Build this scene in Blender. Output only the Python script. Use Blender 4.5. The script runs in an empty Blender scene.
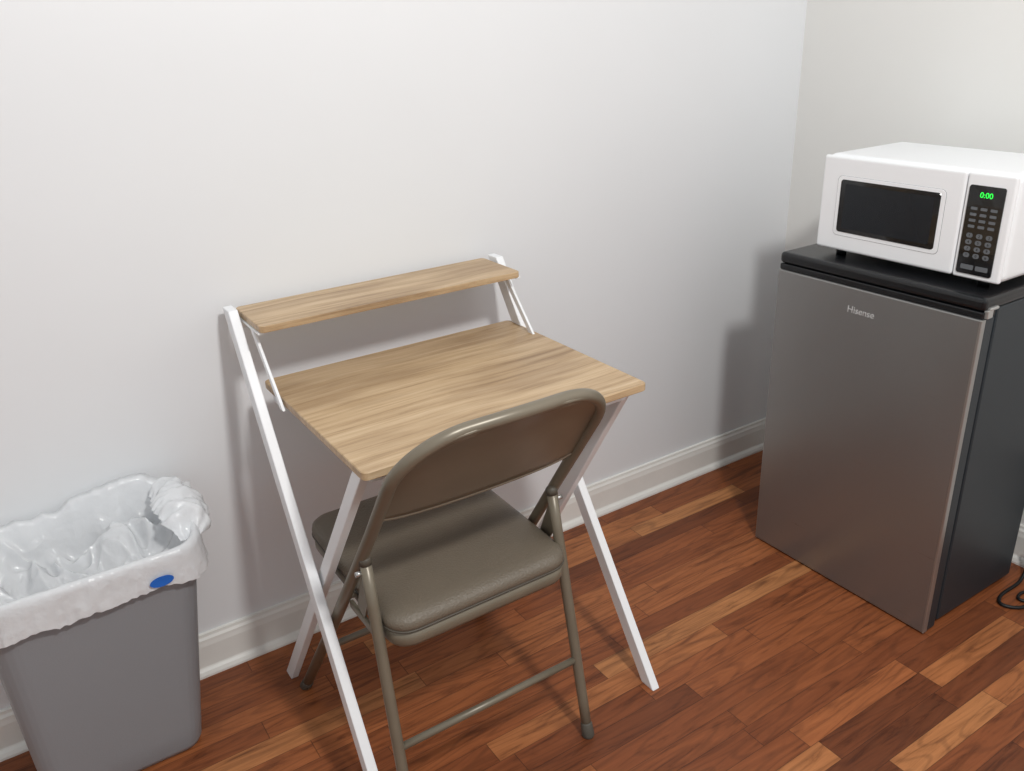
import bpy, bmesh, math, random
from mathutils import Vector, Matrix, noise
random.seed(7)
S=bpy.context.scene
COL=bpy.context.collection
# ------------------------------------------------------------------ materials
def srgb(r,g,b):
    f=lambda c:(c/255/12.92) if c/255<=0.04045 else ((c/255+0.055)/1.055)**2.4
    return (f(r),f(g),f(b),1)
def mat(name,col,rough=.5,metal=0,spec=.5,bump=None,bstr=.1,var=0,vscale=5,emis=None,coat=0):
    m=bpy.data.materials.new(name); m.use_nodes=True; nt=m.node_tree; b=nt.nodes['Principled BSDF']
    b.inputs['Base Color'].default_value=col; b.inputs['Roughness'].default_value=rough
    b.inputs['Metallic'].default_value=metal; b.inputs['Specular IOR Level'].default_value=spec
    b.inputs['Coat Weight'].default_value=coat
    tc=nt.nodes.new('ShaderNodeTexCoord')
    if bump:
        n=nt.nodes.new('ShaderNodeTexNoise'); n.inputs['Scale'].default_value=bump; n.inputs['Detail'].default_value=4
        nt.links.new(tc.outputs['Object'],n.inputs['Vector'])
        bp=nt.nodes.new('ShaderNodeBump'); bp.inputs['Strength'].default_value=bstr; bp.inputs['Distance'].default_value=.01
        nt.links.new(n.outputs['Fac'],bp.inputs['Height']); nt.links.new(bp.outputs['Normal'],b.inputs['Normal'])
    if var:
        n=nt.nodes.new('ShaderNodeTexNoise'); n.inputs['Scale'].default_value=vscale; n.inputs['Detail'].default_value=3
        nt.links.new(tc.outputs['Object'],n.inputs['Vector'])
        r=nt.nodes.new('ShaderNodeValToRGB'); r.color_ramp.elements[0].position=.3; r.color_ramp.elements[1].position=.7
        r.color_ramp.elements[0].color=tuple(c*(1-var) for c in col[:3])+(1,)
        r.color_ramp.elements[1].color=tuple(min(1,c*(1+var)) for c in col[:3])+(1,)
        nt.links.new(n.outputs['Fac'],r.inputs['Fac']); nt.links.new(r.outputs['Color'],b.inputs['Base Color'])
    if emis:
        b.inputs['Emission Color'].default_value=emis[0]; b.inputs['Emission Strength'].default_value=emis[1]
    return m
M={}
M['wall']=mat('wall_paint',srgb(228,230,232),.45,bump=2.2,bstr=.22,var=.015,vscale=1.5)
M['wallr']=mat('wall_paint_side',srgb(228,228,225),.5,bump=3.5,bstr=.12,var=.015,vscale=1.5)
M['trim']=mat('trim_paint',srgb(232,231,226),.35,bump=9,bstr=.08,var=.03,vscale=9)
M['white']=mat('white_powder_coat',srgb(238,240,242),.38,bump=400,bstr=.03)
M['tau']=mat('taupe_metal',srgb(120,112,97),.36,metal=.2,var=.06,vscale=14)
M['taud']=mat('taupe_dark_trim',srgb(78,73,64),.5)
M['rub']=mat('rubber_foot',srgb(84,80,72),.7)
M['vinyl']=mat('taupe_vinyl',srgb(108,99,86),.44,bump=260,bstr=.25,var=.05,vscale=8)
M['blk']=mat('black_plastic',srgb(15,17,20),.27,bump=300,bstr=.05)
M['side']=mat('fridge_side_paint',srgb(34,43,49),.42,bump=500,bstr=.08)
M['gask']=mat('gasket_gray',srgb(50,52,54),.7)
M['chrome']=mat('hinge_metal',srgb(190,190,188),.3,metal=.8)
M['edge']=mat('steel_edge',srgb(172,172,170),.3,metal=.8)
M['mw']=mat('microwave_white',srgb(238,240,242),.3,var=.01)
M['seam']=mat('seam_gray',srgb(150,152,155),.6)
M['glass']=mat('black_glass',srgb(10,12,15),.12,coat=.5)
M['mesh']=mat('window_screen',srgb(24,28,33),.25,spec=.4)
M['key']=mat('keypad_gray',srgb(96,100,104),.5)
M['green']=mat('display_green',srgb(30,200,60),.5,emis=(srgb(40,230,70),1.3))
M['logo']=mat('logo_silver',srgb(205,205,205),.4,metal=.3)
M['bin']=mat('gray_bin_plastic',srgb(136,139,143),.42,bump=350,bstr=.06)
M['blue']=mat('blue_sticker',srgb(30,100,190),.4)
M['cord']=mat('black_cord',srgb(14,14,15),.5)
M['plug']=mat('outlet_white',srgb(228,226,220),.4)

m=mat('white_liner_plastic',srgb(246,248,250),.20,bump=40,bstr=.4); M['bag']=m
nt=m.node_tree; b=nt.nodes['Principled BSDF']; out=nt.nodes['Material Output']
tr=nt.nodes.new('ShaderNodeBsdfTranslucent'); tr.inputs[0].default_value=srgb(246,248,250)
mx=nt.nodes.new('ShaderNodeMixShader'); mx.inputs[0].default_value=.35
nt.links.new(b.outputs[0],mx.inputs[1]); nt.links.new(tr.outputs[0],mx.inputs[2]); nt.links.new(mx.outputs[0],out.inputs[0])

m=mat('brushed_steel',srgb(148,148,147),.34,metal=.75); M['steel']=m
nt=m.node_tree; b=nt.nodes['Principled BSDF']
tc=nt.nodes.new('ShaderNodeTexCoord'); mp=nt.nodes.new('ShaderNodeMapping'); mp.inputs['Scale'].default_value=(1,3,400)
n=nt.nodes.new('ShaderNodeTexNoise'); n.inputs['Scale'].default_value=2; n.inputs['Detail'].default_value=4
nt.links.new(tc.outputs['Object'],mp.inputs[0]); nt.links.new(mp.outputs[0],n.inputs['Vector'])
mr=nt.nodes.new('ShaderNodeMapRange'); mr.inputs[3].default_value=.24; mr.inputs[4].default_value=.38
nt.links.new(n.outputs['Fac'],mr.inputs[0]); nt.links.new(mr.outputs[0],b.inputs['Roughness'])

def wood(name,cols,sc=(1.3,34,34)):
    m=bpy.data.materials.new(name); m.use_nodes=True; nt=m.node_tree; b=nt.nodes['Principled BSDF']; L=nt.links.new
    tc=nt.nodes.new('ShaderNodeTexCoord'); mp=nt.nodes.new('ShaderNodeMapping'); mp.inputs['Scale'].default_value=sc
    w=nt.nodes.new('ShaderNodeTexNoise'); w.inputs['Scale'].default_value=3.0; w.inputs['Detail'].default_value=1
    L(tc.outputs['Object'],w.inputs['Vector'])
    va=nt.nodes.new('ShaderNodeVectorMath'); va.operation='MULTIPLY_ADD'; va.inputs[1].default_value=(.0,.045,.0)
    L(w.outputs['Color'],va.inputs[0]); L(tc.outputs['Object'],va.inputs[2]); L(va.outputs[0],mp.inputs[0])
    n=nt.nodes.new('ShaderNodeTexNoise'); n.inputs['Scale'].default_value=1.9; n.inputs['Detail'].default_value=10; n.inputs['Roughness'].default_value=.74
    L(mp.outputs[0],n.inputs['Vector'])
    r=nt.nodes.new('ShaderNodeValToRGB'); e=r.color_ramp.elements
    e[0].position=.28; e[0].color=cols[0]; e[1].position=.70; e[1].color=cols[2]
    k=e.new(.46); k.color=cols[1]
    L(n.outputs['Fac'],r.inputs['Fac'])
    mp2=nt.nodes.new('ShaderNodeMapping'); mp2.inputs['Scale'].default_value=(2.6,12,5); L(tc.outputs['Object'],mp2.inputs[0])
    n2=nt.nodes.new('ShaderNodeTexNoise'); n2.inputs['Scale'].default_value=1.2; n2.inputs['Detail'].default_value=4; L(mp2.outputs[0],n2.inputs['Vector'])
    r2=nt.nodes.new('ShaderNodeValToRGB'); r2.color_ramp.elements[0].position=.36; r2.color_ramp.elements[0].color=(.66,.61,.57,1); r2.color_ramp.elements[1].position=.56; r2.color_ramp.elements[1].color=(1,1,1,1)
    L(n2.outputs['Fac'],r2.inputs['Fac'])
    mm=nt.nodes.new('ShaderNodeMix'); mm.data_type='RGBA'; mm.blend_type='MULTIPLY'; mm.inputs[0].default_value=.75
    L(r.outputs['Color'],mm.inputs[6]); L(r2.outputs['Color'],mm.inputs[7]); L(mm.outputs[2],b.inputs['Base Color'])
    b.inputs['Roughness'].default_value=.42
    bp=nt.nodes.new('ShaderNodeBump'); bp.inputs['Strength'].default_value=.06; bp.inputs['Distance'].default_value=.004
    L(n.outputs['Fac'],bp.inputs['Height']); L(bp.outputs['Normal'],b.inputs['Normal'])
    return m
M['oak']=wood('oak_laminate',(srgb(136,108,78),srgb(188,160,124),srgb(212,188,155)))

def floor_mat():
    m=bpy.data.materials.new('hardwood_strips'); m.use_nodes=True; nt=m.node_tree; b=nt.nodes['Principled BSDF']; L=nt.links.new
    N=nt.nodes.new
    tc=N('ShaderNodeTexCoord'); sp=N('ShaderNodeSeparateXYZ'); L(tc.outputs['Object'],sp.inputs[0])
    def math_(op,a,bv=None,c=None):
        n=N('ShaderNodeMath'); n.operation=op
        for i,v in enumerate((a,bv,c)):
            if v is None: continue
            if isinstance(v,(int,float)): n.inputs[i].default_value=v
            else: L(v,n.inputs[i])
        return n.outputs[0]
    W=.057
    yr=math_('DIVIDE',sp.outputs['Y'],W); row=math_('FLOOR',yr); fy=math_('FRACT',yr)
    wn=N('ShaderNodeTexWhiteNoise'); wn.noise_dimensions='1D'; L(row,wn.inputs['W'])
    r2=math_('ADD',row,37.7); wn2=N('ShaderNodeTexWhiteNoise'); wn2.noise_dimensions='1D'; L(r2,wn2.inputs['W'])
    ln=math_('MULTIPLY_ADD',wn2.outputs['Value'],.40,.32)
    xo=math_('MULTIPLY_ADD',wn.outputs['Value'],3.7,sp.outputs['X'])
    xr=math_('DIVIDE',xo,ln); idx=math_('FLOOR',xr); fx=math_('FRACT',xr)
    cb=N('ShaderNodeCombineXYZ'); L(row,cb.inputs[0]); L(math_('ADD',idx,11.0),cb.inputs[1])
    wp=N('ShaderNodeTexWhiteNoise'); wp.noise_dimensions='3D'; L(cb.outputs[0],wp.inputs['Vector'])
    rp=N('ShaderNodeValToRGB'); e=rp.color_ramp.elements
    e[0].position=0; e[0].color=srgb(104,57,33); e[1].position=1; e[1].color=srgb(182,124,78)
    for p,c in ((.2,srgb(126,70,40)),(.5,srgb(143,82,47)),(.75,srgb(158,94,55)),(.92,srgb(170,108,65))):
        k=e.new(p); k.color=c
    L(wp.outputs['Value'],rp.inputs['Fac'])
    cs=N('ShaderNodeCombineXYZ'); sx=math_('MULTIPLY',wp.outputs['Value'],50.0)
    L(math_('MULTIPLY_ADD',sp.outputs['X'],2.8,sx),cs.inputs[0]); L(math_('MULTIPLY',sp.outputs['Y'],30.0),cs.inputs[1]); L(sx,cs.inputs[2])
    g=N('ShaderNodeTexNoise'); g.inputs['Scale'].default_value=1.4; g.inputs['Detail'].default_value=9; g.inputs['Roughness'].default_value=.7; g.inputs['Distortion'].default_value=1.4
    L(cs.outputs[0],g.inputs['Vector'])
    gr=N('ShaderNodeValToRGB'); gr.color_ramp.elements[0].position=.33; gr.color_ramp.elements[0].color=(.36,.30,.27,1)
    gr.color_ramp.elements[1].position=.66; gr.color_ramp.elements[1].color=(1.2,1.22,1.22,1)
    k=gr.color_ramp.elements.new(.47); k.color=(.90,.88,.86,1)
    L(g.outputs['Fac'],gr.inputs['Fac'])
    mm=N('ShaderNodeMix'); mm.data_type='RGBA'; mm.blend_type='MULTIPLY'; mm.inputs[0].default_value=.9
    L(rp.outputs['Color'],mm.inputs[6]); L(gr.outputs['Color'],mm.inputs[7])
    cv=N('ShaderNodeCombineXYZ'); L(math_('MULTIPLY_ADD',sp.outputs['X'],1.1,sx),cv.inputs[0]); L(math_('MULTIPLY',sp.outputs['Y'],9.0),cv.inputs[1]); L(sx,cv.inputs[2])
    wv=N('ShaderNodeTexNoise'); wv.inputs['Scale'].default_value=1.5; wv.inputs['Detail'].default_value=1.5; L(cv.outputs[0],wv.inputs['Vector'])
    rg=math_('SINE',math_('MULTIPLY',wv.outputs['Fac'],70.0))
    rl=N('ShaderNodeMapRange'); rl.inputs[1].default_value=.4; rl.inputs[2].default_value=1; rl.inputs[3].default_value=0; rl.inputs[4].default_value=.28; L(rg,rl.inputs[0])
    m3=N('ShaderNodeMix'); m3.data_type='RGBA'; L(rl.outputs[0],m3.inputs[0]); L(mm.outputs[2],m3.inputs[6]); m3.inputs[7].default_value=srgb(70,37,22)
    ey=math_('MINIMUM',fy,math_('SUBTRACT',1.0,fy)); sy=math_('LESS_THAN',ey,.013)
    ex=math_('MULTIPLY',math_('MINIMUM',fx,math_('SUBTRACT',1.0,fx)),ln); sxm=math_('LESS_THAN',ex,.0010)
    sm=math_('MULTIPLY',math_('MAXIMUM',sy,sxm),.6)
    m2=N('ShaderNodeMix'); m2.data_type='RGBA'; L(sm,m2.inputs[0]); L(m3.outputs[2],m2.inputs[6]); m2.inputs[7].default_value=srgb(48,24,14)
    L(m2.outputs[2],b.inputs['Base Color'])
    mr=N('ShaderNodeMapRange'); mr.inputs[3].default_value=.38; mr.inputs[4].default_value=.55; L(g.outputs['Fac'],mr.inputs[0]); L(mr.outputs[0],b.inputs['Roughness'])
    b.inputs['Specular IOR Level'].default_value=.35
    bp=N('ShaderNodeBump'); bp.inputs['Strength'].default_value=.25; bp.inputs['Distance'].default_value=.002; bp.invert=True
    L(sm,bp.inputs['Height']); L(bp.outputs['Normal'],b.inputs['Normal'])
    return m
M['floor']=floor_mat()

# ------------------------------------------------------------------ mesh helpers
def empty(name,loc):
    o=bpy.data.objects.new(name,None); o.location=loc; o.empty_display_size=.1; COL.objects.link(o); return o
def obj(name,verts,faces,mt,parent=None,smooth=False,bevel=0,bseg=2,sub=0,edge_split=None):
    me=bpy.data.meshes.new(name); me.from_pydata([tuple(v) for v in verts],[],faces); me.update()
    bm=bmesh.new(); bm.from_mesh(me); bmesh.ops.recalc_face_normals(bm,faces=bm.faces); bm.to_mesh(me); bm.free()
    o=bpy.data.objects.new(name,me); COL.objects.link(o); me.materials.append(M[mt])
    if smooth:
        for p in me.polygons: p.use_smooth=True
    if parent:
        o.parent=parent; o.matrix_parent_inverse=Matrix.Translation(-Vector(parent.location))
    if bevel:
        md=o.modifiers.new('bev','BEVEL'); md.width=bevel; md.segments=bseg; md.limit_method='ANGLE'; md.angle_limit=math.radians(40)
    if sub:
        md=o.modifiers.new('sub','SUBSURF'); md.levels=sub; md.render_levels=sub
    return o
BF=[(0,1,2,3),(4,7,6,5),(0,4,5,1),(1,5,6,2),(2,6,7,3),(3,7,4,0)]
def box(name,a,b_,mt,parent=None,bevel=0,bseg=2):
    x0,y0,z0=a; x1,y1,z1=b_
    v=[(x0,y0,z0),(x1,y0,z0),(x1,y1,z0),(x0,y1,z0),(x0,y0,z1),(x1,y0,z1),(x1,y1,z1),(x0,y1,z1)]
    return obj(name,v,BF,mt,parent,bevel=bevel,bseg=bseg,smooth=False)
def beam(name,p,q,wx,wt,mt,parent,bevel=.002,flat=True):
    p=Vector(p);q=Vector(q); d=(q-p).normalized(); X=Vector((1,0,0)); t=d.cross(X).normalized()
    if flat and abs(d.z)>.3: t=Vector((0,1,0)); wt=wt/abs(d.z)
    v=[]
    for c in (p,q):
        for s,u in ((-1,-1),(1,-1),(1,1),(-1,1)): v.append(c+X*s*wx/2+t*u*wt/2)
    return obj(name,v,BF,mt,parent,bevel=bevel)
def sweepdata(path,r,seg=14):
    path=[Vector(p) for p in path]; n=len(path); V=[];F=[]
    prev=None
    for i,p in enumerate(path):
        t=((path[min(i+1,n-1)]-p).normalized()+(p-path[max(i-1,0)]).normalized()).normalized()
        if prev is None:
            a=Vector((1,0,0)) if abs(t.x)<.9 else Vector((0,1,0))
            u=(a-t*a.dot(t)).normalized()
        else: u=(prev-t*prev.dot(t)).normalized()
        prev=u; w=t.cross(u)
        rr=r[i] if isinstance(r,(list,tuple)) else r
        for k in range(seg):
            an=2*math.pi*k/seg; V.append(p+u*math.cos(an)*rr+w*math.sin(an)*rr)
    for i in range(n-1):
        for k in range(seg):
            a=i*seg+k;b_=i*seg+(k+1)%seg; F.append((a,b_,b_+seg,a+seg))
    F.append(tuple(range(seg))); F.append(tuple(range((n-1)*seg,n*seg)))
    return V,F
def tube(name,path,r,mt,parent,seg=14):
    V,F=sweepdata(path,r,seg); o=obj(name,V,F,mt,parent,smooth=True)
    for p in o.data.polygons:
        if len(p.vertices)>4: p.use_smooth=False
    return o
def rrect(hx,hy,r,n=6):
    pts=[]
    for cx,cy,a0 in ((hx-r,hy-r,0),(-hx+r,hy-r,90),(-hx+r,-hy+r,180),(hx-r,-hy+r,270)):
        for k in range(n+1):
            a=math.radians(a0+90*k/n); pts.append((cx+r*math.cos(a),cy+r*math.sin(a)))
    return pts
def resample(pts,N):
    n=len(pts); ls=[0]
    for i in range(n): p,q=pts[i],pts[(i+1)%n]; ls.append(ls[-1]+math.hypot(q[0]-p[0],q[1]-p[1]))
    out=[];j=0
    for k in range(N):
        s=ls[-1]*k/N
        while ls[j+1]<s: j+=1
        t=(s-ls[j])/(ls[j+1]-ls[j]+1e-12); p,q=pts[j],pts[(j+1)%n]
        out.append((p[0]+(q[0]-p[0])*t,p[1]+(q[1]-p[1])*t))
    return out
def loft(name,rings,mt,parent,cap0=True,cap1=True,smooth=True):
    V=[];F=[];n=len(rings[0])
    for r in rings: V+=r
    for i in range(len(rings)-1):
        for k in range(n):
            a=i*n+k;b_=i*n+(k+1)%n; F.append((a,b_,b_+n,a+n))
    if cap0: F.append(tuple(range(n)))
    if cap1: F.append(tuple(range((len(rings)-1)*n,len(rings)*n)))
    o=obj(name,V,F,mt,parent,smooth=smooth)
    for p in o.data.polygons:
        if len(p.vertices)>4: p.use_smooth=False
    return o

# ------------------------------------------------------------------ room
WY=1.781; WX=2.195
box('floor',(-2.6,-2.6,-.05),(WX+.1,WY+.1,0),'floor')
box('wall_back',(-2.6,WY,0),(WX+.1,WY+.1,2.5),'wall')
box('wall_right',(WX,-2.6,0),(WX+.1,WY,2.5),'wallr')
box('wall_left',(-2.7,-2.6,0),(-2.6,WY+.1,2.5),'wallr')
pr=[(0,0),(.026,0),(.026,.006),(.022,.014),(.016,.019),(.0145,.022),(.0145,.078),(.0125,.088),(.012,.094),(.008,.100),(.007,.107),(0,.108)]
def baseboard(name,axis):
    V=[];n=len(pr)
    if axis=='x':
        for x in (-2.6,WX): V+=[(x,WY-d,z) for d,z in pr]
    else:
        for y in (-2.6,WY): V+=[(WX-d,y,z) for d,z in pr]
    F=[(k,(k+1)%n,(k+1)%n+n,k+n) for k in range(n)]+[tuple(range(n)),tuple(range(n,2*n))]
    obj(name,V,F,'trim')
baseboard('baseboard_back','x'); baseboard('baseboard_right','y')

# ------------------------------------------------------------------ desk
D=empty('folding_desk',(.75,1.42,0))
def slab(name,x0,x1,y0,y1,z0,z1,r):
    cx,cy=(x0+x1)/2,(y0+y1)/2; pts=rrect((x1-x0)/2,(y1-y0)/2,r)
    e=.0015
    rings=[]
    for z,k in ((z0,e),(z0+e,0),(z1-e,0),(z1,e)):
        rings.append([(cx+px*(1-k/.3),cy+py*(1-k/.25),z) for px,py in pts])
    return loft(name,rings,'oak',D,smooth=False)
slab('desktop',.445,1.059,1.163,1.667,.724,.740,.012)
slab('shelf',.434,1.046,1.590,1.754,.866,.880,.010)
beam('long_leg_1',(.396,1.126,0),(.418,1.730,.887),.020,.034,'white',D)
beam('long_leg_2',(1.059,1.126,0),(1.066,1.730,.887),.020,.033,'white',D)
beam('short_leg_1',(.395,1.648,0),(.459,1.205,.722),.018,.030,'white',D)
beam('short_leg_2',(1.034,1.645,0),(1.034,1.205,.722),.018,.030,'white',D)
for i,x in enumerate((.438,1.046)):
    beam('shelf_strut_%d'%(i+1),(x,1.535,.722),(x,1.665,.866),.006,.014,'white',D,bevel=.001)
    beam('shelf_bracket_%d'%(i+1),(x,1.60,.863),(x,1.735,.863),.012,.005,'white',D,bevel=.0005)
box('rail_back',(.452,1.615,.700),(1.05,1.64,.7235),'white',D,.002)
box('rail_front',(.47,1.195,.700),(1.03,1.220,.7235),'white',D,.002)
box('rail_shelf',(.43,1.728,.842),(1.055,1.746,.8655),'white',D,.002)

# ------------------------------------------------------------------ chair
Cn=empty('folding_chair',(.64,1.33,0))
R=.0115
def ty(z): return 1.588-.68*z
zt=.846
def frame_pt(x,z,dz=0): return Vector((x,ty(z),z))
ctrl=[frame_pt(.406,.0),frame_pt(.431,.34),frame_pt(.447,.62),frame_pt(.452,zt),frame_pt(.854,zt),frame_pt(.859,.62),frame_pt(.868,.34),frame_pt(.878,0)]
P=[ctrl[0],ctrl[1],ctrl[2]]
def corner(a,b_,c,r,n=12):
    d1=(a-b_).normalized(); d2=(c-b_).normalized(); s=b_+d1*r; o=s+d2*r
    return [o+(-d2*math.cos(math.pi/2*k/n)-d1*math.sin(math.pi/2*k/n))*r for k in range(n+1)]
ra=.112
cl=corner(ctrl[2],ctrl[3],ctrl[4],ra); cr=corner(ctrl[3],ctrl[4],ctrl[5],ra)
mid=[]
for k in range(1,8):
    t=k/8; p=cl[-1].lerp(cr[0],t); mid.append(p+Vector((0,-.012*math.sin(math.pi*t),.006*math.sin(math.pi*t))))
P=P+cl+mid+cr+[ctrl[5],ctrl[6],ctrl[7]]
tube('frame_tube',P,R,'tau',Cn,16)
arch=cl+mid+cr
NX=32;NZ=12;V=[];F=[]
def arch_top(x):
    for a,b_ in zip(arch[:-1],arch[1:]):
        if a.x<=x<=b_.x+1e-9:
            t=(x-a.x)/max(1e-9,(b_.x-a.x)); return a.lerp(b_,t)
    return arch[0] if x<arch[0].x else arch[-1]
x0,x1=.4515,.8565
for j in range(NZ+1):
    for i in range(NX+1):
        u=i/NX; x=x0+(x1-x0)*(.5-.5*math.cos(math.pi*u)); tp=arch_top(x)
        zb=.668-.012*(1-abs(2*u-1)**4)
        v=j/NZ; z=zb+(tp.z-zb)*v
        y=ty(z)-.022*math.sin(math.pi*u)*(1-.4*v)
        edge=min(u*(1-u)*4*2.2,1)*min((1-v)*5,1)
        y+=.008*edge
        V.append((x,y,z))
for j in range(NZ):
    for i in range(NX):
        a=j*(NX+1)+i; F.append((a,a+1,a+NX+2,a+NX+1))
o=obj('back_panel',V,F,'tau',Cn,smooth=True); md=o.modifiers.new('s','SOLIDIFY'); md.thickness=.004; md.offset=0
lip=[Vector(V[i])+Vector((0,.001,0)) for i in range(NX+1)]
tube('back_panel_lip',lip,.0045,'tau',Cn,8)
for nm,xt,xb in (('rear_leg_1',.446,.432),('rear_leg_2',.850,.850)):
    p0=Vector((xb,1.090,.0)); p1=Vector((xt,1.207,.552))
    tube(nm,[p0.lerp(p1,k/6) for k in range(7)],.0108,'tau',Cn)
    d=(p1-p0).normalized()
    tube(nm+'_cap',[p1-d*.012,p1+d*.000,p1+d*.004,p1+d*.006],[.0120,.0120,.009,.004],'taud',Cn)
    tube(nm+'_foot',[p0,p0+Vector((0,0,.004)),p0+d*.03,p0+d*.034],[.012,.0135,.0125,.011],'rub',Cn)
for nm,p0,p1 in (('front_foot_1',ctrl[0],ctrl[1]),('front_foot_2',ctrl[7],ctrl[6])):
    d=(p1-p0).normalized(); tube(nm,[p0,p0+Vector((0,0,.004)),p0+d*.032,p0+d*.036],[.012,.0135,.0130,.012],'rub',Cn)
def onrear(z,x): return Vector((x,1.090+.212*z,z))
tube('rear_stretcher',[onrear(.18,.437),onrear(.18,.850)],.0076,'tau',Cn)
tube('front_stretcher',[frame_pt(.420,.19),frame_pt(.872,.19)],.0076,'tau',Cn)
tube('seat_pivot_rod',[frame_pt(.436,.41),frame_pt(.866,.41)],.006,'tau',Cn)
NS=160
def seat_ring(off,z,tilt=.010):
    pts=[]
    for px,py in resample(rrect(.194-off,.212-off,max(.018,.045-off)),NS):
        t=(py+.2)/.4
        pts.append((.6520+px,1.349+py,z+tilt*t))
    return pts
rings=[seat_ring(.016,.378),seat_ring(.005,.380),seat_ring(.0,.388),seat_ring(0,.414)]
loft('seat_pan',rings,'tau',Cn)
pad=[(.004,.4141),(-.002,.418),(-.003,.428),(-.001,.436),(.005,.4415),(.015,.4465),(.035,.4500),(.08,.453),(.13,.4545)]
loft('seat_pad',[seat_ring(o_,z) for o_,z in pad],'vinyl',Cn)
tube('seat_piping',[Vector(p) for p in seat_ring(-.002,.4175)]+[Vector(seat_ring(-.002,.4175)[0])],.0022,'taud',Cn,8)
for i,(x,s) in enumerate(((.4435,1),(.8565,-1))):
    V=[(x-.002,1.196,.548),(x-.002,1.228,.500),(x-.002,1.262,.420),(x-.002,1.235,.405),(x-.002,1.195,.480)]
    V+=[(a+.004,b_,c) for a,b_,c in V]
    F=[(0,1,2,3,4),(5,6,7,8,9)]+[(k,(k+1)%5,(k+1)%5+5,k+5) for k in range(5)]
    obj('hinge_plate_%d'%(i+1),V,F,'tau',Cn,bevel=.0008)
    xx=x-.012 if s>0 else x+.012
    tube('rivet_%d'%(i+1),[(xx-.006,1.207,.525),(xx+.006,1.207,.525)],.005,'chrome',Cn,10)
    box('seat_link_%d'%(i+1),(x-.004,1.17,.392),(x+.004,1.30,.408),'tau',Cn,.002)

# ------------------------------------------------------------------ fridge
Fg=empty('mini_fridge',(1.90,1.133,0))
FY0,FY1=.869,1.398
box('cabinet',(1.768,FY0+.004,.010),(2.100,FY1-.004,.822),'side',Fg,.006)
box('door_gasket',(1.754,FY0+.010,.020),(1.770,FY1-.010,.800),'gask',Fg)
box('door_body',(1.720,FY0,.004),(1.755,FY1,.806),'side',Fg,.004)
box('door_steel_panel',(1.706,FY0+.003,.004),(1.7205,FY1,.806),'steel',Fg,.003,3)
box('door_edge_trim',(1.7055,FY0-.001,.004),(1.7215,FY0+.0045,.806),'edge',Fg,.002,3)
box('door_top_cap',(1.709,FY0+.001,.8062),(1.757,FY1-.001,.822),'blk',Fg,.003)
box('worktop',(1.708,FY0-.001,.8225),(2.104,FY1+.001,.851),'blk',Fg,.009,3)
box('base_plinth',(1.735,FY0+.01,.006),(2.09,FY1-.01,.014),'blk',Fg)
for i,(x,y) in enumerate(((1.78,FY0+.05),(1.78,FY1-.05),(2.06,FY0+.05),(2.06,FY1-.05))):
    tube('foot_%d'%(i+1),[(x,y,0),(x,y,.012)],.016,'blk',Fg)
box('hinge_cover',(1.720,FY0-.008,.8245),(1.752,FY0+.022,.8315),'chrome',Fg,.003)
box('hinge_tab',(1.715,FY0-.006,.808),(1.735,FY0+.004,.826),'chrome',Fg,.002)
def text(name,body,size,loc,mt,parent,ext=.0004):
    cu=bpy.data.curves.new(name,'FONT'); cu.body=body; cu.size=size; cu.extrude=ext; cu.align_x='CENTER'; cu.align_y='CENTER'
    cu.materials.append(M[mt]); o=bpy.data.objects.new(name,cu); COL.objects.link(o)
    mw=Matrix(((0,0,-1,loc[0]),(-1,0,0,loc[1]),(0,1,0,loc[2]),(0,0,0,1)))
    o.parent=parent; o.matrix_parent_inverse=Matrix.Translation(-Vector(parent.location)); o.matrix_basis=mw
    return o
text('logo','Hisense',.023,(1.7056,1.150,.753),'logo',Fg)

# ------------------------------------------------------------------ microwave
Mw=empty('microwave_oven',(1.90,1.106,.851))
X0=1.762; YL=1.338; YR=.878; Z0=.867; Z1=1.092; WW=YL-YR; HH=Z1-Z0
box('body',(X0+.012,YR,Z0),(2.06,YL,Z1),'mw',Mw,.016,5)
sY=lambda s: YL-WW*s
sZ=lambda t: Z0+HH*t
box('door',(X0,sY(.772),Z0+.002),(X0+.0125,YL-.001,Z1-.002),'mw',Mw,.007,4)
box('control_fascia',(X0,YR+.001,Z0+.002),(X0+.0125,sY(.777),Z1-.002),'mw',Mw,.005,4)
def facepanel(name,s0,s1,t0,t1,x,th,mt,r=.006):
    hy=(sY(s0)-sY(s1))/2; hz=(sZ(t1)-sZ(t0))/2; cy=(sY(s0)+sY(s1))/2; cz=(sZ(t0)+sZ(t1))/2
    pts=rrect(hy,hz,r)
    return loft(name,[[(x+dx,cy+a*(1-k),cz+b_*(1-k)) for a,b_ in pts] for dx,k in ((0,0),(-th*.7,0),(-th,.006))],mt,Mw,smooth=False)
facepanel('window_recess',.100,.692,.170,.80,X0+.0005,.0010,'seam',.012)
facepanel('window_recess_face',.102,.690,.173,.797,X0+.0005,.0016,'mw',.012)
facepanel('window_glass',.122,.668,.213,.762,X0+.0005,.0028,'glass',.007)
facepanel('window_screen',.150,.640,.256,.72,X0+.0005,.0031,'mesh',.004)
facepanel('control_panel',.795,.960,.055,.88,X0+.0005,.0028,'glass',.005)
text('display_digits','0:00',.016,(X0-.0026,sY(.878),sZ(.795)),'green',Mw)
kk=0
for r_ in range(4):
    for c_ in range(3):
        s=.832+.0455*c_; t=.670-.055*r_; kk+=1
        facepanel('button_%d'%kk,s-.015,s+.015,t-.013,t+.013,X0-.0018,.0012,'key',.0015)
for r_ in range(4):
    for c_ in range(3):
        s=.832+.0455*c_; t=.42-.062*r_; kk+=1
        facepanel('round_key_%d'%kk,s-.0145,s+.0145,t-.022,t+.022,X0-.0018,.0010,'key',.0045)
        text('key_label_%d'%kk,'123456789*0#'[r_*3+c_],.008,(X0-.0030,sY(s),sZ(t)),'glass',Mw,.0002)
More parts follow.
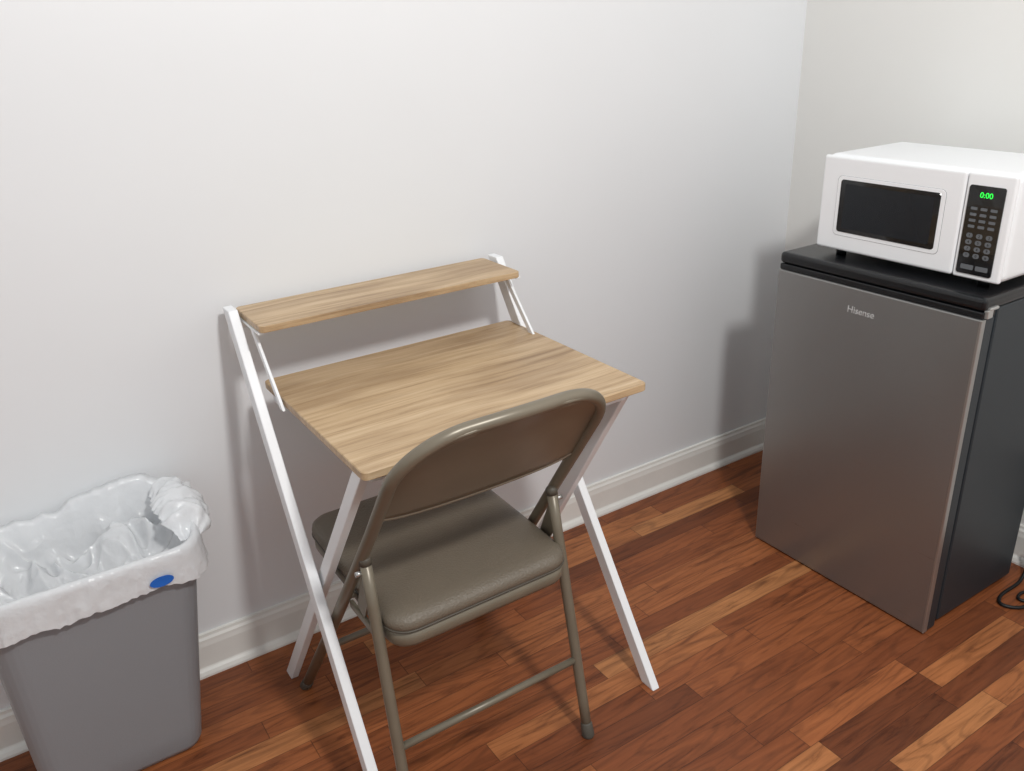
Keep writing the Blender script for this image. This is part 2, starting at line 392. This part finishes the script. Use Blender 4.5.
facepanel('stop_button',.815,.875,.10,.145,X0-.0018,.0012,'key',.0015)
facepanel('start_button',.885,.942,.10,.145,X0-.0018,.0012,'key',.0015)
for i,(x,y) in enumerate(((1.80,YR+.05),(1.80,YL-.05),(2.02,YR+.05),(2.02,YL-.05))):
    tube('foot_%d'%(i+1),[(x,y,.851),(x,y,Z0+.003)],.012,'blk',Mw)

# ------------------------------------------------------------------ trash can
T=empty('trash_can',(.03,1.64,0))
N=360
def bring(cx,cy,hx,hy,r,z): return [(cx+a,cy+b_,z) for a,b_ in resample(rrect(hx,hy,r),N)]
def bp_(t):
    return (.014+.026*t,1.632,.153+.040*t,.086+.026*t,.040+.012*t)
rings=[]
c=bp_(0); rings.append(bring(c[0],c[1],c[2]-.014,c[3]-.014,c[4]-.01,0.0))
rings.append(bring(c[0],c[1],c[2]-.005,c[3]-.005,c[4]-.003,.004))
rings.append(bring(*c[:2],c[2],c[3],c[4],.016))
for k in range(1,11):
    t=k/10; c=bp_(t); rings.append(bring(*c,.016+.464*t))
c=bp_(1)
for e,z in ((.007,.482),(.009,.488),(.009,.496),(.006,.500),(.001,.500),(-.002,.494)):
    rings.append(bring(c[0],c[1],c[2]+e,c[3]+e,c[4]+e,z))
for k in range(9,0,-1):
    t=k/10; cc=bp_(t); rings.append(bring(cc[0],cc[1],cc[2]-.003,cc[3]-.003,cc[4]-.003,.016+.464*t))
loft('bin_body',rings,'bin',T)
def nz(x,y,z=0): return noise.noise(Vector((x,y,z)))
def ridge(x,y,z=0): return 1-2*abs(nz(x,y,z))
skirt=[(.0150,.438),(.0148,.446),(.0143,.453),(.0138,.460),(.0132,.468),(.0125,.476),(.0120,.484),(.0112,.492),(.0105,.498),(.009,.503),(.006,.507),(.001,.509)]
rings=[]
nSk=len(skirt)
def lift(a,b_):
    h=.046*math.exp(-((a-.13)**2/.005+(b_-.11)**2/.006))
    h+=.036*math.exp(-((a-.03)**2/.006+(b_-.12)**2/.004))
    h+=.030*math.exp(-((a+.14)**2/.012+(b_-.11)**2/.006))
    h+=.016*math.exp(-((a-.20)**2/.003+(b_-.02)**2/.006))
    if b_>.03: h+=.009*ridge(a*22,b_*10,3)*min(1,(b_-.03)/.04)
    return h
for i,(e,z) in enumerate(skirt):
    ring=[]; fr=i/(nSk-1)
    for k,(a,b_) in enumerate(resample(rrect(c[2]+e,c[3]+e,c[4]+e),N)):
        l=math.hypot(a,b_); s=k/N
        px_,py_=math.cos(2*math.pi*s),math.sin(2*math.pi*s)
        w=(1-fr*.8)*(.0030*ridge(px_*11,py_*11,i*.10)+.003*nz(px_*5,py_*5,i*.15)+.002)
        w=max(0,w)
        zz=z+(1-fr)*.018*nz(px_*2.5,py_*2.5,7)+(1-fr)*.004*nz(px_*16,py_*16,2)
        zz+=fr**2*lift(a,b_)
        fl=fr**2*lift(a,b_)*.15
        ring.append((c[0]+a+a/l*(w+fl),min(c[1]+b_+b_/l*(w+fl),WY-.007),zz))
    rings.append(ring)
NI=90
for i in range(1,NI+1):
    t=i/NI; ring=[]
    sc=1-t*.985
    for k,(a0,b0) in enumerate(resample(rrect(c[2]-.002,c[3]-.002,c[4]),N)):
        a=a0*sc; b_=b0*sc
        din=min(1,t*2.1)
        deep=.405
        base=.507-(.507-deep)*(1-(1-din)**2.0)
        base+= .060*math.exp(-((a-.13)**2/.006+(b_-.05)**2/.005))*din
        base+= .040*math.exp(-((a-.04)**2/.005+(b_-.06)**2/.003))*din
        base+= .030*math.exp(-((a+.12)**2/.004+(b_-.05)**2/.003))*din
        base+= -.035*math.exp(-((a+.03)**2/.010+(b_+.03)**2/.002))*din
        ca,sa=math.cos(-.75),math.sin(-.75); ux=a*ca+b_*sa; uy=-a*sa+b_*ca
        wob=.035*nz(a*8,b_*8,1)+.012*nz(a*20,b_*20,6)
        r1=ridge(ux*4,(uy+wob)*13,4); r2_=ridge(ux*9+3,(uy+wob*1.3)*24,8); r3=ridge(a*34,b_*30,2)
        fold=.036*r1*abs(r1)+.020*r2_+.008*r3
        amp=min(1,t*6)
        zz=base+fold*amp-.014*amp+lift(a0,b0)*max(0,1-t*4.5)
        dx=.010*nz(a*18,b_*18,11)*amp; dy=.010*nz(a*18,b_*18,17)*amp
        ring.append((c[0]+a+dx,min(c[1]+b_+dy,WY-.007),zz))
    rings.append(ring)
o=loft('bag_liner',rings,'bag',T,cap0=False)
V=[];F=[];NA=60;NB=30
for i in range(NA+1):
    for j in range(NB+1):
        s=i/NA; t=j/NB
        yy=1.560+.185*s
        ang=-1.0+t*2.9
        rr=.024+.016*math.sin(math.pi*s)+.012*ridge(s*5.2,t*1.2,3)+.007*ridge(s*11,t*4,6)
        ed=min(1,min(s,1-s)*6)
        x=.224+rr*math.sin(ang)*(.5+.5*ed); z=.494+rr*math.cos(ang)*ed+.026*s
        V.append((x,min(yy+.010*nz(s*5,t*6,9),WY-.007),z))
for i in range(NA):
    for j in range(NB):
        a=i*(NB+1)+j; F.append((a,a+1,a+NB+2,a+NB+1))
o=obj('liner_flap',V,F,'bag',T,smooth=True)
sx,sz=.150,.460; y=c[1]-c[3]-.0215
V=[(sx,y,sz)];F=[]
for k in range(25):
    a=2*math.pi*k/24; V.append((sx+.022*math.cos(a),y-.0006+.0006*math.cos(a),sz+.011*math.sin(a)))
for k in range(24): F.append((0,k+1,k+2))
o=obj('round_sticker',V,F,'blue',T); o.modifiers.new('s','SOLIDIFY').thickness=.0008

# ------------------------------------------------------------------ power cord + outlet
K=empty('power_cord',(2.10,.82,0))
def catmull(p,n=10):
    p=[Vector(q) for q in p]; p=[p[0]]+p+[p[-1]]; o=[]
    for i in range(1,len(p)-2):
        for k in range(n):
            t=k/n; a,b_,c_,d=p[i-1:i+3]
            o.append(.5*((2*b_)+(c_-a)*t+(2*a-5*b_+4*c_-d)*t*t+(3*b_-a-3*c_+d)*t**3))
    o.append(p[-2]); return o
pts=[(2.13,.852,.10),(2.13,.848,.04),(2.09,.842,.006),(2.0,.840,.005),(1.965,.82,.005),(1.99,.785,.005),(2.06,.775,.005),(2.12,.80,.005),(2.145,.83,.02),(2.15,.845,.12),(2.16,.835,.25),(2.17,.82,.30)]
tube('cord',catmull(pts),.0045,'cord',K,8)
pts=[(2.15,.852,.20),(2.14,.845,.06),(2.11,.80,.006),(2.05,.815,.005),(2.02,.80,.005),(2.07,.745,.005),(2.15,.72,.03),(2.165,.79,.15),(2.17,.82,.25)]
tube('cord_second',catmull(pts),.004,'cord',K,8)
O=empty('wall_outlet',(WX,.82,.30))
box('cover_plate',(WX-.006,.785,.24),(WX,.855,.36),'plug',O,.002)
box('plug_body',(WX-.035,.805,.275),(WX-.006,.835,.315),'cord',O,.004)

# ------------------------------------------------------------------ lights
w=bpy.data.worlds.new('world'); S.world=w; w.use_nodes=True
bg=w.node_tree.nodes['Background']; bg.inputs[0].default_value=(.965,.98,1,1); bg.inputs[1].default_value=.66
ld=bpy.data.lights.new('ceiling_lamp','POINT'); ld.energy=125; ld.shadow_soft_size=.11; ld.color=(1,.985,.96)
lo=bpy.data.objects.new('ceiling_lamp',ld); lo.location=(.70,-.26,2.4); COL.objects.link(lo)
S.view_settings.view_transform='Standard'; S.view_settings.look='None'; S.view_settings.exposure=0

# ------------------------------------------------------------------ camera
pi_,ro,ya=math.radians(23.131),math.radians(-2.306),math.radians(32.443)
fw=Vector((math.sin(ya)*math.cos(pi_),math.cos(ya)*math.cos(pi_),-math.sin(pi_)))
r=Vector((math.cos(ya),-math.sin(ya),0)); u=r.cross(fw)
r2=r*math.cos(ro)+u*math.sin(ro); u2=-r*math.sin(ro)+u*math.cos(ro)
cd=bpy.data.cameras.new('camera'); cd.sensor_fit='HORIZONTAL'; cd.sensor_width=36; cd.lens=850/1024*36; cd.clip_start=.02
co=bpy.data.objects.new('camera',cd); COL.objects.link(co)
co.matrix_world=Matrix(((r2.x,u2.x,-fw.x,0),(r2.y,u2.y,-fw.y,0),(r2.z,u2.z,-fw.z,1.408),(0,0,0,1)))
S.camera=co
